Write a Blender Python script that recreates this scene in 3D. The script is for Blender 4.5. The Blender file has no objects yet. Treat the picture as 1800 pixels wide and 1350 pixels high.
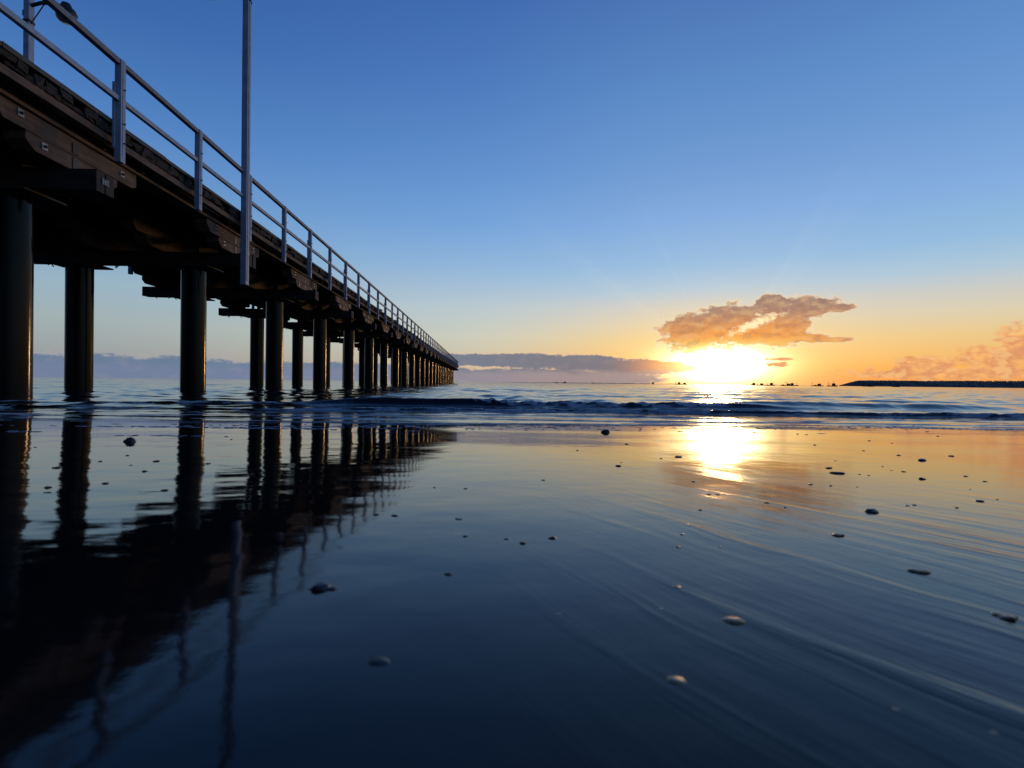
import bpy, math, random
import numpy as np
from mathutils import Vector, Matrix

random.seed(11)
rng = np.random.default_rng(5)
sc = bpy.context.scene
COL = sc.collection
R = math.radians
YAW = 3.43                      # the camera looks this many degrees east of the jetty's axis
VD = (math.sin(R(YAW)), math.cos(R(YAW)))      # seaward direction (shore normal)
SD = (math.cos(R(YAW)), -math.sin(R(YAW)))     # along the shore
SUN_AZ, SUN_EL = 25.6, 2.4

# ------------------------------------------------------------------ noise
def vnoise(x, y, seed=0):
    xi = np.floor(x).astype(np.int64); yi = np.floor(y).astype(np.int64)
    fx = x - xi; fy = y - yi
    fx = fx*fx*fx*(fx*(fx*6-15)+10); fy = fy*fy*fy*(fy*(fy*6-15)+10)
    def h(a, b):
        n = (a*374761393 + b*668265263 + seed*974711) & 0x7fffffff
        n = ((n ^ (n >> 13))*1274126177) & 0x7fffffff
        n = n ^ (n >> 16)
        return (n & 0xffff)/32767.5 - 1.0
    return (h(xi, yi)*(1-fx) + h(xi+1, yi)*fx)*(1-fy) + (h(xi, yi+1)*(1-fx) + h(xi+1, yi+1)*fx)*fy
def fbm(x, y, o=4, seed=0):
    t = 0; a = .5
    for i in range(o):
        t = t + a*vnoise(x, y, seed+i*17); x = x*2.03+3.1; y = y*2.03+7.7; a *= .5
    return t

# ------------------------------------------------------------------ materials
def srgb(r, g, b):
    f = lambda c: c/12.92 if c <= .04045 else ((c+.055)/1.055)**2.4
    return (f(r/255), f(g/255), f(b/255), 1)

class V:
    """a socket with arithmetic"""
    def __init__(s, nt, k): s.nt = nt; s.k = k
    def m(s, op, *o):
        n = s.nt.nodes.new('ShaderNodeMath'); n.operation = op
        for i, q in enumerate((s,)+o):
            if isinstance(q, V): s.nt.links.new(q.k, n.inputs[i])
            else: n.inputs[i].default_value = q
        return V(s.nt, n.outputs[0])
    def __add__(s, o): return s.m('ADD', o)
    def __sub__(s, o): return s.m('SUBTRACT', o)
    def __mul__(s, o): return s.m('MULTIPLY', o)
    def __truediv__(s, o): return s.m('DIVIDE', o)
    def mx(s, o): return s.m('MAXIMUM', o)
    def mn(s, o): return s.m('MINIMUM', o)
    def exp(s): return s.m('EXPONENT')
    def step(s, a, b):
        n = s.nt.nodes.new('ShaderNodeMapRange'); n.interpolation_type = 'SMOOTHSTEP'
        s.nt.links.new(s.k, n.inputs[0]); n.inputs[1].default_value = a; n.inputs[2].default_value = b
        return V(s.nt, n.outputs[0])
def node(nt, t, **kw):
    n = nt.nodes.new(t)
    for k, v in kw.items():
        if isinstance(v, V): nt.links.new(v.k, n.inputs[k])
        elif isinstance(v, bpy.types.NodeSocket): nt.links.new(v, n.inputs[k])
        elif k in n.inputs: n.inputs[k].default_value = v
        else: setattr(n, k, v)
    return n
def mixc(nt, f, a, b, mode='MIX'):
    n = nt.nodes.new('ShaderNodeMix'); n.data_type = 'RGBA'; n.blend_type = mode
    for i, q in ((0, f), (6, a), (7, b)):
        if isinstance(q, V): nt.links.new(q.k, n.inputs[i])
        elif isinstance(q, bpy.types.NodeSocket): nt.links.new(q, n.inputs[i])
        else: n.inputs[i].default_value = q
    return n.outputs[2]
def comb(nt, x, y, z):
    n = nt.nodes.new('ShaderNodeCombineXYZ')
    for i, q in enumerate((x, y, z)):
        if isinstance(q, V): nt.links.new(q.k, n.inputs[i])
        else: n.inputs[i].default_value = q
    return n.outputs[0]
def noise(nt, vec, scale=1., detail=4., rough=.5, dim='3D'):
    n = nt.nodes.new('ShaderNodeTexNoise'); n.noise_dimensions = dim
    nt.links.new(vec, n.inputs['Vector'])
    n.inputs['Scale'].default_value = scale; n.inputs['Detail'].default_value = detail; n.inputs['Roughness'].default_value = rough
    return V(nt, n.outputs['Fac'])
def mapping(nt, vec, scale=(1, 1, 1), rot=(0, 0, 0), loc=(0, 0, 0)):
    n = nt.nodes.new('ShaderNodeMapping'); nt.links.new(vec, n.inputs[0])
    n.inputs['Location'].default_value = loc; n.inputs['Rotation'].default_value = rot; n.inputs['Scale'].default_value = scale
    return n.outputs[0]
def bump(nt, h, dist, strength=1., prev=None):
    n = nt.nodes.new('ShaderNodeBump'); nt.links.new(h.k, n.inputs['Height'])
    n.inputs['Distance'].default_value = dist; n.inputs['Strength'].default_value = strength
    if prev is not None: nt.links.new(prev, n.inputs['Normal'])
    return n.outputs[0]
def newmat(name):
    m = bpy.data.materials.new(name); m.use_nodes = True
    return m, m.node_tree, m.node_tree.nodes['Principled BSDF']

def wood(name, dark, light, axis, rough=.8, moss=None):
    m, nt, p = newmat(name)
    tc = node(nt, 'ShaderNodeTexCoord').outputs['Object']
    s = [22, 22, 22]; s[axis] = 1.1
    g = noise(nt, mapping(nt, tc, s), 1, 7, .65)
    blot = noise(nt, tc, 2.3, 5, .6)
    c = mixc(nt, (g*.75 + blot*.55 - .25).step(.15, .75), dark, light)
    if moss:
        c = mixc(nt, noise(nt, tc, 3.1, 6, .7).step(.45, .62), c, moss)
    nt.links.new(c, p.inputs['Base Color'])
    p.inputs['Roughness'].default_value = rough
    nt.links.new(bump(nt, g, .012), p.inputs['Normal'])
    return m

M = {}
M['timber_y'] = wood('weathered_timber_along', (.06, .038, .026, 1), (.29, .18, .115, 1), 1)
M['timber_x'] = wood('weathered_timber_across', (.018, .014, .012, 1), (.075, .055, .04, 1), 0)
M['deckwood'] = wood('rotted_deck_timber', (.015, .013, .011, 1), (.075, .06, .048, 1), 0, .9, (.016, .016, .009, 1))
M['kerbwood'] = wood('grey_kerb_timber', (.07, .06, .052, 1), (.2, .17, .145, 1), 1)

def metal(name, col, rough, rust=None, metallic=0., amount=(.62, .75), scale=6):
    m, nt, p = newmat(name)
    tc = node(nt, 'ShaderNodeTexCoord').outputs['Object']
    n = noise(nt, tc, scale, 6, .65)
    c = mixc(nt, n.step(.3, .7), tuple(x*.75 for x in col[:3])+(1,), col)
    if rust: c = mixc(nt, noise(nt, tc, scale*2.3, 7, .7).step(*amount), c, rust)
    nt.links.new(c, p.inputs['Base Color'])
    nt.links.new((n*.25+(rough-.12)).k, p.inputs['Roughness'])
    p.inputs['Metallic'].default_value = metallic
    nt.links.new(bump(nt, noise(nt, tc, scale*8, 3), .002), p.inputs['Normal'])
    return m
M['paint'] = metal('chalky_pale_paint', (.43, .50, .60, 1), .55, (.2, .15, .1, 1), amount=(.66, .8))
M['railpaint'] = metal('worn_rail_paint', (.28, .275, .28, 1), .6, (.13, .085, .055, 1), amount=(.5, .7))
M['pile'] = metal('black_coated_steel', (.005, .005, .006, 1), .26, (.009, .007, .006, 1), amount=(.6, .8), scale=3)
_p = M['pile'].node_tree.nodes['Principled BSDF']; _p.inputs['Specular IOR Level'].default_value = .12
M['pile'].node_tree.links.remove(_p.inputs['Normal'].links[0]); M['pile'].node_tree.links.remove(_p.inputs['Roughness'].links[0]); 
_nt = M['pile'].node_tree; _tc = node(_nt, 'ShaderNodeTexCoord').outputs['Object']
_nt.links.new((noise(_nt, mapping(_nt, _tc, (9, 9, .5)), 1, 5, .6)*.14+.07).k, _p.inputs['Roughness'])
_nt.links.new(bump(_nt, noise(_nt, mapping(_nt, _tc, (5, 5, 1.2)), 1, 4, .55), .004), _p.inputs['Normal'])
M['capsteel'] = metal('rough_cap_steel', (.05, .045, .04, 1), .8, (.03, .018, .012, 1))
M['steel'] = metal('galvanised_steel', (.28, .29, .3, 1), .45, (.12, .07, .04, 1), .6)
M['bolt'] = metal('rusted_bolt', (.09, .05, .03, 1), .7)
M['darksteel'] = metal('dark_lamp_housing', (.03, .03, .033, 1), .5)
m, nt, p = newmat('lamp_glass'); p.inputs['Base Color'].default_value = (.8, .85, .9, 1); p.inputs['Roughness'].default_value = .12
p.inputs['Transmission Weight'].default_value = .9; p.inputs['IOR'].default_value = 1.3; M['glass'] = m
m, nt, p = newmat('faded_stencil_paint'); p.inputs['Base Color'].default_value = (.32, .33, .3, 1); p.inputs['Roughness'].default_value = .8; M['stencil'] = m
def stonemat(name, a, b, rough, sc_=60):
    m, nt, p = newmat(name)
    tc = node(nt, 'ShaderNodeTexCoord').outputs['Object']
    n = noise(nt, tc, sc_, 6, .65)
    nt.links.new(mixc(nt, n.step(.3, .7), a, b), p.inputs['Base Color']); p.inputs['Roughness'].default_value = rough
    nt.links.new(bump(nt, n, .0005), p.inputs['Normal'])
    return m
M['stone'] = stonemat('wet_dark_stone', (.02, .018, .016, 1), (.07, .058, .048, 1), .3)
M['shell'] = stonemat('worn_shell', (.24, .14, .06, 1), (.6, .38, .16, 1), .36, 120)
M['shell'].node_tree.nodes['Principled BSDF'].inputs['Specular IOR Level'].default_value = 1.
M['boat'] = stonemat('boat_paint', (.03, .03, .035, 1), (.07, .07, .075, 1), .6, 2)
M['bird'] = stonemat('bird_plumage', (.1, .1, .1, 1), (.2, .2, .2, 1), .8, 9)

# ------------------------------------------------------------------ mesh helpers
class MB:
    def __init__(s): s.v = []; s.f = []; s.sm = []
    def add(s, vs, fs, smooth=False):
        b = len(s.v); s.v += [tuple(q) for q in vs]; s.f += [tuple(b+i for i in f) for f in fs]; s.sm += [smooth]*len(fs)
    def box(s, x0, x1, y0, y1, z0, z1):
        s.add([(x0,y0,z0),(x1,y0,z0),(x1,y1,z0),(x0,y1,z0),(x0,y0,z1),(x1,y0,z1),(x1,y1,z1),(x0,y1,z1)],
              [(3,2,1,0),(4,5,6,7),(0,1,5,4),(1,2,6,5),(2,3,7,6),(3,0,4,7)])
    def beam(s, x0, x1, y0, y1, z0, z1, axis, seg=.5, jit=.006, endjit=0.):
        """a sawn timber: a box cut along its long axis with the sections wandering a little"""
        lo, hi = ((x0, x1) if axis == 0 else (y0, y1))
        n = max(1, int(round((hi-lo)/seg)))
        j = lambda q=jit: random.uniform(-q, q)
        vs = []
        for i in range(n+1):
            t = lo+(hi-lo)*i/n
            for a, b in ((0,0),(1,0),(1,1),(0,1)):
                e = j(endjit) if i in (0, n) else 0
                if axis == 0: vs.append((t+e, (y0, y1)[a]+j(), (z0, z1)[b]+j()))
                else: vs.append(((x0, x1)[a]+j(), t+e, (z0, z1)[b]+j()))
        fs = []
        for i in range(n):
            for k in range(4):
                q = (i*4+k, i*4+(k+1) % 4, i*4+4+(k+1) % 4, i*4+4+k)
                fs.append(q if axis == 1 else q)
        fs += [(3,2,1,0), tuple(n*4+k for k in range(4))]
        s.add(vs, fs)
    def prism_yz(s, pts, x0, x1):
        n = len(pts)
        s.add([(x0, y, z) for y, z in pts]+[(x1, y, z) for y, z in pts],
              [tuple(range(n))[::-1], tuple(range(n, 2*n))]+[(i, (i+1) % n, n+(i+1) % n, n+i) for i in range(n)])
    def cyl(s, p0, p1, r0, r1=None, n=12, smooth=True, caps=True):
        r1 = r0 if r1 is None else r1
        a = Vector(p0); b = Vector(p1); d = (b-a).normalized()
        u = d.orthogonal().normalized(); w = d.cross(u)
        vs = [a+(u*math.cos(t)+w*math.sin(t))*r0 for t in [2*math.pi*i/n for i in range(n)]]
        vs += [b+(u*math.cos(t)+w*math.sin(t))*r1 for t in [2*math.pi*i/n for i in range(n)]]
        s.add(vs, [(i, (i+1) % n, n+(i+1) % n, n+i) for i in range(n)], smooth)
        if caps: s.add(vs, [tuple(range(n))[::-1], tuple(range(n, 2*n))])
    def lathe(s, c, prof, n=20):
        vs = []; fs = []
        for r, z in prof: vs += [(c[0]+r*math.cos(2*math.pi*i/n), c[1]+r*math.sin(2*math.pi*i/n), c[2]+z) for i in range(n)]
        for k in range(len(prof)-1): fs += [(k*n+i, k*n+(i+1) % n, k*n+n+(i+1) % n, k*n+n+i) for i in range(n)]
        s.add(vs, fs, True)
    def build(s, name, m, parent=None, bevel=0, loc=None):
        me = bpy.data.meshes.new(name)
        vs = s.v
        if loc: vs = [(a-loc[0], b-loc[1], c-loc[2]) for a, b, c in vs]
        me.from_pydata(vs, [], s.f); me.materials.append(m)
        me.polygons.foreach_set('use_smooth', s.sm)
        me.update()
        import bmesh
        b = bmesh.new(); b.from_mesh(me); bmesh.ops.recalc_face_normals(b, faces=b.faces); b.to_mesh(me); b.free()
        o = bpy.data.objects.new(name, me); COL.objects.link(o)
        if loc: o.location = loc
        if parent: o.parent = parent
        if bevel:
            q = o.modifiers.new('edge', 'BEVEL'); q.width = bevel; q.segments = 2; q.limit_method = 'ANGLE'
        return o
def tag(o, label=None, cat=None, group=None, kind=None):
    for k, v in (('label', label), ('category', cat), ('group', group), ('kind', kind)):
        if v: o[k] = v
    return o
def empty(name, loc=(0, 0, 0)):
    o = bpy.data.objects.new(name, None); COL.objects.link(o); o.location = loc; return o
def copy_tree(o, parent=None):
    c = o.copy(); COL.objects.link(c)
    if parent: c.parent = parent
    for ch in [q for q in bpy.data.objects if q.parent is o]: copy_tree(ch, c)
    return c

# ------------------------------------------------------------------ THE JETTY
XE, XC = -6.0, -8.99                # headstock end, deck centre line
BENT0, BSP = 8.50, 5.25
BENTS = range(-2, 25)
Y0, Y1 = -4.5, 139.0
jetty = tag(empty('jetty', (XC, 8.5, 0)), 'long weathered timber jetty on black steel piles running out to sea', 'jetty')
def jp(mb, name, m, parent=None, bevel=0):      # jetty part: stored about the jetty's base
    o = mb.build(name, m, None, bevel)
    o.parent = parent or jetty
    o.matrix_parent_inverse = Matrix.Translation((-XC, -8.5, 0))
    return o
def jsub(mb, name, m, parent, bevel=0):
    o = mb.build(name, m, None, bevel); o.parent = parent; return o

# piles with their cap plates (built once, then copied)
pm = MB(); pm.cyl((0, 0, -1.4), (0, 0, 3.2), .292, n=40, caps=False)
pile0 = pm.build('pile', M['pile'])
cm = MB(); cm.box(-.56, .56, -.40, .40, 3.203, 3.235)
cap0 = cm.build('cap_plate', M['capsteel'], pile0)
first = True
for k in BENTS:
    for x in (-7.54, -10.39):
        o = pile0 if first else copy_tree(pile0)
        first = False
        o.parent = jetty; o.location = (x-XC, BENT0+.14+BSP*k-8.5, 0); o.rotation_euler.z = random.uniform(-.05, .05)

# headstocks: paired cross beams, bolted through, resting on the cap plates
for k in BENTS:
    y = BENT0+BSP*k
    h = MB()
    h.beam(2*XC-XE, XE+random.uniform(-.02, .02), y-.185, y-.01, 3.24, 3.565, 0, .7, .006)
    h.beam(2*XC-XE, XE+random.uniform(-.02, .02), y+.01, y+.185, 3.24, 3.56, 0, .7, .006)
    for x in np.arange(-11.6, -6.2, .55):
        for s in (-.1, .1):
            if random.random() < .75: h.cyl((x+random.uniform(-.1, .1), y+s, 3.17), (x, y+s, 3.24), .016, n=6)
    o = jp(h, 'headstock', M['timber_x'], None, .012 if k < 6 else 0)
    if k == 0:      # a faded stencilled mark on the end grain: four pale upright strokes
        q = MB()
        for i, (a, w) in enumerate(((0, .03), (.045, .035), (.09, .02), (.118, .018))):
            q.box(XE+.022, XE+.026, y-.07+a, y-.07+a+w, 3.375, 3.475-.01*(i == 1))
        q.box(XE+.022, XE+.0262, y-.042, y-.02, 3.41, 3.43); q.box(XE+.022, XE+.0262, y+.01, y+.04, 3.43, 3.445)
        jsub(q, 'stencil_mark', M['stencil'], o)
        q = MB(); q.box(XE-.08, XE+.012, y+.187, y+.21, 3.44, 3.54); jsub(q, 'end_cleat', M['kerbwood'], o)

# corbels: two stepped planks, under the girders, with bolts and straps
GX = [-6.42, -8.1, -9.88, 2*XC+6.42]
def corbel(xf, xb, y, hl=1.38, hs=.88):
    c = MB(); j = lambda a=.03: random.uniform(-a, a)
    a, b = hl+j(), hs+j()
    c.prism_yz([(y-a, 4.078), (y-a, 3.97), (y-a+.16, 3.805), (y+a-.1, 3.805), (y+a, 3.86), (y+a, 4.078)], xb, xf)
    c.prism_yz([(y-b, 3.80), (y-b, 3.68), (y-b+.16, 3.572), (y+b-.16, 3.572), (y+b, 3.68), (y+b, 3.80)], xb, xf)
    return c
for k in BENTS:
    y = BENT0+BSP*k
    for i, x in enumerate(GX):
        if i in (1, 2) and k > 17: continue
        sgn = 1 if i < 2 else -1
        o = jp(corbel(x, x-sgn*.3, y), 'corbel', M['timber_y'], None, .012 if k < 8 else 0)
        if i == 0 and k < 8:
            spots = [(-.99, 3.99), (-.6, 3.70), (1.02, 3.95), (.62, 3.70)] + ([(-1.0, 3.9), (.3, 3.9)] if k % 2 else [])
            for dy, z in spots:
                q = MB(); q.box(x+.001, x+.011, y+dy-.05, y+dy+.05, z-.05, z+.05)
                w = jsub(q, 'washer_plate', M['steel'], o)
                q.__init__(); q.cyl((x+.0112, y+dy, z), (x+.045, y+dy, z), .02, n=6, smooth=False)
                me = bpy.data.meshes.new('x'); nv_ = len(w.data.vertices)
                import bmesh
                bb = bmesh.new(); bb.from_mesh(w.data); base = [bb.verts.new(c) for c in q.v]
                for f in q.f:
                    ff = bb.faces.new([base[t_] for t_ in f]); ff.material_index = 1
                bb.to_mesh(w.data); bb.free(); bpy.data.meshes.remove(me); w.data.materials.append(M['bolt'])
            for (ya, yb, za, zb_) in ((-.09, .03, 3.84, 4.0), (-.085, .03, 3.60, 3.77)):
                q = MB(); q.box(x+.001, x+.012, y+ya, y+yb, za, zb_); jsub(q, 'strap', M['darksteel'], o)

# girders: band, recessed web and bottom flange
for i, x in enumerate(GX):
    s = 1 if i < 2 else -1
    g = MB()
    y = Y0
    while y < Y1:
        e = min(y+10.5, Y1)
        def bx(xa, xb, z0, z1): g.beam(min(xa, xb), max(xa, xb), y+.004, e-.004, z0, z1, 1, .8, .004)
        bx(x+s*.02, x-s*.36, 4.265, 4.378); bx(x-s*.04, x-s*.26, 4.135, 4.262); bx(x+s*.05, x-s*.33, 4.084, 4.132)
        y = e
    jp(g, 'girder', M['timber_y'])
for s in (1, -1):      # the sawn edge beams that carry the deck ends and the railing posts
    g = MB(); y = Y0
    xa = -6.13 if s > 0 else 2*XC+6.13
    while y < Y1:
        e = min(y+random.uniform(5, 7), Y1)
        g.beam(min(xa, xa-s*.1), max(xa, xa-s*.1), y+.003, e-.003, 4.205, 4.315, 1, .5, .005)
        y = e
    jp(g, 'edge_beam', M['timber_y'])
# small brackets hanging in the recess of the outer girder
for k in range(24):
    y = 3+k*1.45+random.uniform(-.4, .4)
    g = MB(); g.box(-6.455, -6.40, y-.02, y+.02, 4.14, 4.25); g.box(-6.40, -6.36, y-.012, y+.05, 4.16, 4.185)
    jp(g, 'bracket', M['bolt'])

# deck: cross timbers with rotted ends, and the running planks above
d = MB(); y = Y0
while y < Y1:
    w = random.choice((.18, .22, .25, .3)); rot = random.random()
    xa = -6.08-random.uniform(0, .05)-(.14 if rot < .15 else 0); xb = 2*XC+6.08+random.uniform(0, .1)
    zb = 4.386-random.choice((0, 0, .0, .02, .05))
    # outer end as a lumpy block, rotted and sagging
    d.beam(xb, xa-.5, y+.008, y+w-.008, 4.384, 4.50, 0, 1.6, .004)
    d.beam(xa-.5, xa, y+.004, y+w-.004, max(zb, 4.384) if rot < .5 else zb-.04*random.random(), 4.50-.03*random.random(), 0, .11, .018, .03)
    y += w+random.choice((.012, .02, .03, .1 if random.random() < .2 else .015))
x = -6.16
while x > 2*XC+6.2:
    w = .2
    y = Y0
    while y < Y1:
        e = min(y+random.uniform(4, 6), Y1)
        d.beam(x-w+.006, x, y+.003, e-.003, 4.503, 4.553+random.uniform(-.004, .004), 1, 1.3, .002)
        y = e
    x -= w
for side in (1, -1):
    kb = MB(); y = Y0
    while y < Y1:
        e = min(y+random.uniform(2.0, 3.6), Y1)
        zt = 4.56+random.uniform(-.008, .012)
        xa, xb = (-6.155, -6.085) if side > 0 else (2*XC+6.085, 2*XC+6.155)
        kb.beam(xa, xb, y+.005, e-.008, 4.502, zt, 1, .5, .003)
        if random.random() < .30 and y > 12: kb.beam(xa-.12, xb+.04, y+.3, y+.3+random.uniform(.25, .5), zt+.006, zt+.08, 1, .12, .01)
        y = e
    jp(kb, 'kerb', M['kerbwood'])
# mossy rot hanging under the outer edge
ml = d
for i in range(260):
    y = random.uniform(4, 60); L = random.uniform(.12, .5)
    ml.beam(-6.19, -6.10-random.uniform(0, .03), y, y+L, 4.34-random.uniform(0, .02), 4.383, 1, .07, .018, .05)
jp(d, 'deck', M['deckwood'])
# diagonal bracing planks under the deck
for k in range(0, 14):
    y = BENT0+BSP*k
    for x in (-7.54, 2*XC+7.54):
        br = MB()
        br.add([(x-.04, y+.3, 3.6), (x+.04, y+.3, 3.6), (x+.04, y+.3, 3.8), (x-.04, y+.3, 3.8),
                (x-.04, y+1.9, 4.1), (x+.04, y+1.9, 4.1), (x+.04, y+1.7, 4.13), (x-.04, y+1.7, 4.13)],
               [(3,2,1,0),(4,5,6,7),(0,1,5,4),(1,2,6,5),(2,3,7,6),(3,0,4,7)])
        jp(br, 'brace', M['deckwood'])

# railings
PSP, P0 = 2.345, 8.84
for side in (1, -1):
    xr = -6.0 if side > 0 else 2*XC+6.0
    rail = empty('railing'); rail.parent = jetty; rail.matrix_parent_inverse = Matrix.Translation((-XC, -8.5, 0))
    pys = [P0+PSP*k for k in range(-5, 53)] if side > 0 else [P0+PSP*k for k in range(-4, 37)]
    pys = [q for q in pys if Y0 < q < Y1]
    for i, y in enumerate(pys):
        q = MB()
        q.box(xr-.052, xr+.052, y-.058, y+.058, 3.88+random.uniform(-.012, .012), 5.565)
        if i % 2 == (1 if side > 0 else 0):       # every second post carries a stiffening cheek on its inner face
            q.box(xr-side*.055-.02 if side > 0 else xr+.055-.02, xr-side*.055+.02 if side > 0 else xr+.055+.02, y-.08, y+.03, 4.1, 5.18)
        q.box(xr+side*.046-.012, xr+side*.046+.012, y-.022, y-.014, 4.0, 5.55)
        o = jsub(q, 'post', M['paint'], rail, .006 if y < 45 else 0)
        q = MB()
        for z in (4.20, 4.52, 5.08): q.cyl((xr+side*.05, y+.008, z), (xr+side*.085, y+.008, z), .012, n=6)
        if y < 40 and side > 0:
            q2 = q.build('bolt', M['bolt']); q2.parent = rail
    for nm, z0, z1, wd, mt in (('top_rail', 5.475, 5.56, .05, 'railpaint'), ('mid_rail', 4.87, 4.955, .04, 'paint')):
        q = MB()
        for a, b in zip(pys[:-1], pys[1:]):
            q.box(xr-wd+.0, xr+wd-.01, a+.06, b-.06, z0+random.uniform(-.004, .004), z1+random.uniform(-.004, .004))
        jsub(q, nm, M[mt], rail, .006)
# end rail across the head of the jetty
q = MB()
for z0, z1 in ((5.485, 5.555), (4.87, 4.955)): q.box(2*XC+6.06, -6.06, 131.1, 131.17, z0, z1)
jp(q, 'end_rail', M['railpaint'])

# ------------------------------------------------------------------ lamp posts
def lamp_post(x, y, side, label, zb):
    t = tag(empty('lamp_post', (x, y, zb)), label, 'lamp post', 'lamp posts along the jetty')
    L = (x, y, zb)
    def pt(mb, nm, m, bev=0, par=None):
        o = mb.build(nm, m, None, bev, L); o.location = (0, 0, 0); o.parent = par or t; return o
    s = side
    q = MB(); q.box(x-.07, x+.07, y-.09, y+.09, zb, 10.62); q.box(x-.075, x+.075, y-.095, y+.095, 10.622, 10.65)
    pole = pt(q, 'pole', M['paint'], .008)
    q = MB(); q.box(x+s*.072-.008, x+s*.072+.008, y-.03, y+.03, zb+.1, 10.3)
    q.box(x-.078, x+.078, y-.096, y+.096, 3.47, 3.53) if zb < 3 else None
    pt(q, 'cover_strip', M['paint'], 0, pole)
    q = MB()
    pts = [(x-s*.07, 10.28), (x-s*.3, 10.36), (x-s*.6, 10.37), (x-s*.86, 10.30)]
    for (a, b), (c, d_) in zip(pts[:-1], pts[1:]): q.cyl((a, y, b), (c, y, d_), .045, n=10)
    pt(q, 'arm', M['darksteel'])
    q = MB(); q.cyl((x-s*.07, y-.02, 9.78), (x-s*.42, y-.02, 10.34), .014, n=8); q.box(x-.08, x+.08, y-.1, y+.1, 9.80, 9.86)
    q.box(x+s*.075, x+s*.13, y-.05, y+.05, 9.98, 10.12)
    pt(q, 'bracket', M['bolt'])
    q = MB(); q.lathe((x-s*.95, y, 10.12), [(.0, .26), (.10, .25), (.13, .16), (.20, .10), (.245, 0), (.235, -.02), (0, -.02)], 24)
    head = pt(q, 'lamp_head', M['darksteel'])
    q = MB(); q.lathe((x-s*.95, y, 10.098), [(.225, 0), (.225, -.10), (.20, -.17), (.14, -.215), (.0, -.235)], 24)
    pt(q, 'lens', M['glass'], 0, head)
    return t
lamp_post(-5.965, 13.25, 1, 'tall pale lamp post bolted to the outer face of the jetty beside the railing', 2.70)
lamp_post(-12.2, 14.5, -1, 'pale lamp post with a round glass lantern on the far side of the jetty deck', 4.0)

# ------------------------------------------------------------------ sand
SLOPE, Z0 = .0314, .13
def sand_z(s, x):
    z = Z0-SLOPE*s
    z = z+.006*vnoise(x*.5+3, s*1.1, 3)*np.clip((s-1)/2, 0, 1)+.0022*vnoise(x*1.6, s*2.6, 9)*np.clip((s-.6)/1.5, 0, 1)
    return np.where(s > 9, z-.03*(s-9), z)
def grid_mesh(name, S, X, Z, mat, attrs=()):
    nr, nc = S.shape
    co = np.empty((nr*nc, 3), np.float32)
    co[:, 0] = (S*VD[0]+X*SD[0]).ravel(); co[:, 1] = (S*VD[1]+X*SD[1]).ravel(); co[:, 2] = Z.ravel()
    i = np.arange(nr*nc, dtype=np.int32).reshape(nr, nc)
    q = np.stack([i[:-1, :-1], i[:-1, 1:], i[1:, 1:], i[1:, :-1]], -1).reshape(-1, 4)
    me = bpy.data.meshes.new(name)
    me.vertices.add(nr*nc); me.vertices.foreach_set('co', co.ravel())
    me.loops.add(q.size); me.loops.foreach_set('vertex_index', q.ravel())
    me.polygons.add(len(q)); me.polygons.foreach_set('loop_start', np.arange(0, q.size, 4, dtype=np.int32))
    me.polygons.foreach_set('use_smooth', np.ones(len(q), bool))
    for nm, a in attrs:
        at = me.attributes.new(nm, 'FLOAT', 'POINT'); at.data.foreach_set('value', a.ravel().astype(np.float32))
    me.update(); me.validate()
    me.materials.append(mat)
    o = bpy.data.objects.new(name, me); COL.objects.link(o)
    return o
def cols(n, lim, pw=2.2):
    t = np.linspace(-1, 1, n); return np.sign(t)*(abs(t)**pw*.75+abs(t)*.25)*lim

# wet sand material
m, nt, p = newmat('wet_sand'); M['sand'] = m
tc = node(nt, 'ShaderNodeTexCoord').outputs['Object']
sep = node(nt, 'ShaderNodeSeparateXYZ', Vector=tc)
px, py = V(nt, sep.outputs[0]), V(nt, sep.outputs[1])
p.inputs['IOR'].default_value = 1.33
grain = noise(nt, tc, 900, 2, .5)
patch = noise(nt, mapping(nt, tc, (1, 1, 1)), 2.2, 5, .6)
nt.links.new(mixc(nt, (patch*.6+grain*.4).step(.3, .7), (.006, .0056, .0056, 1), (.016, .014, .0125, 1)), p.inputs['Base Color'])
# back-wash streaks: long grooves that run down the beach, oblique to the shore
wob = noise(nt, tc, 1.7, 3, .5)
tcw = comb(nt, px+(wob-.5)*.09, py+(wob-.5)*.05, 0.)
streakvec = mapping(nt, mapping(nt, tcw, (1, 1, 1), (0, 0, R(-25.5))), (19, 1.5, 1))
streak = noise(nt, streakvec, 1, 4, .5)
streak2 = noise(nt, mapping(nt, mapping(nt, tcw, (1, 1, 1), (0, 0, R(-22))), (40, 4.5, 1)), 1, 4, .6)
# ripples of the standing film, crests along the shore
rip = noise(nt, mapping(nt, tc, (4.5, 7.5, 1), (0, 0, R(3.4))), 1, 2.2, .45)
rip2 = noise(nt, mapping(nt, tc, (12, 34, 1), (0, 0, R(8))), 1, 3, .5)
speck = noise(nt, tc, 220, 3, .6)
film = (px*-1+py*.05).step(-.15, .55)               # the film of water stands over the jetty side
dry = film*-1+1
rill = (px-py*.12).step(-.12, .42)*(py.step(1.35, .42)*.88+.12)*(noise(nt, tcw, 2.6, 3, .5).step(.2, .6)*.7+.3)              # the rills fade out towards the water
n1 = bump(nt, (streak+streak.step(.52, .68)*.3-.5)*rill, .0021)
n1 = bump(nt, (noise(nt, tc, 24, 3, .5)-.5)*dry, .00028, 1, n1)
n1 = bump(nt, (streak2-.5)*rill, .0006, 1, n1)
n1 = bump(nt, (rip-.5)*(film*.7+.3)*(py.step(3.6, 1.4)*.75+.25), .0030, 1, n1)
n1 = bump(nt, (rip2-.5)*(film*.9+.1), .00022, 1, n1)
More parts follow.
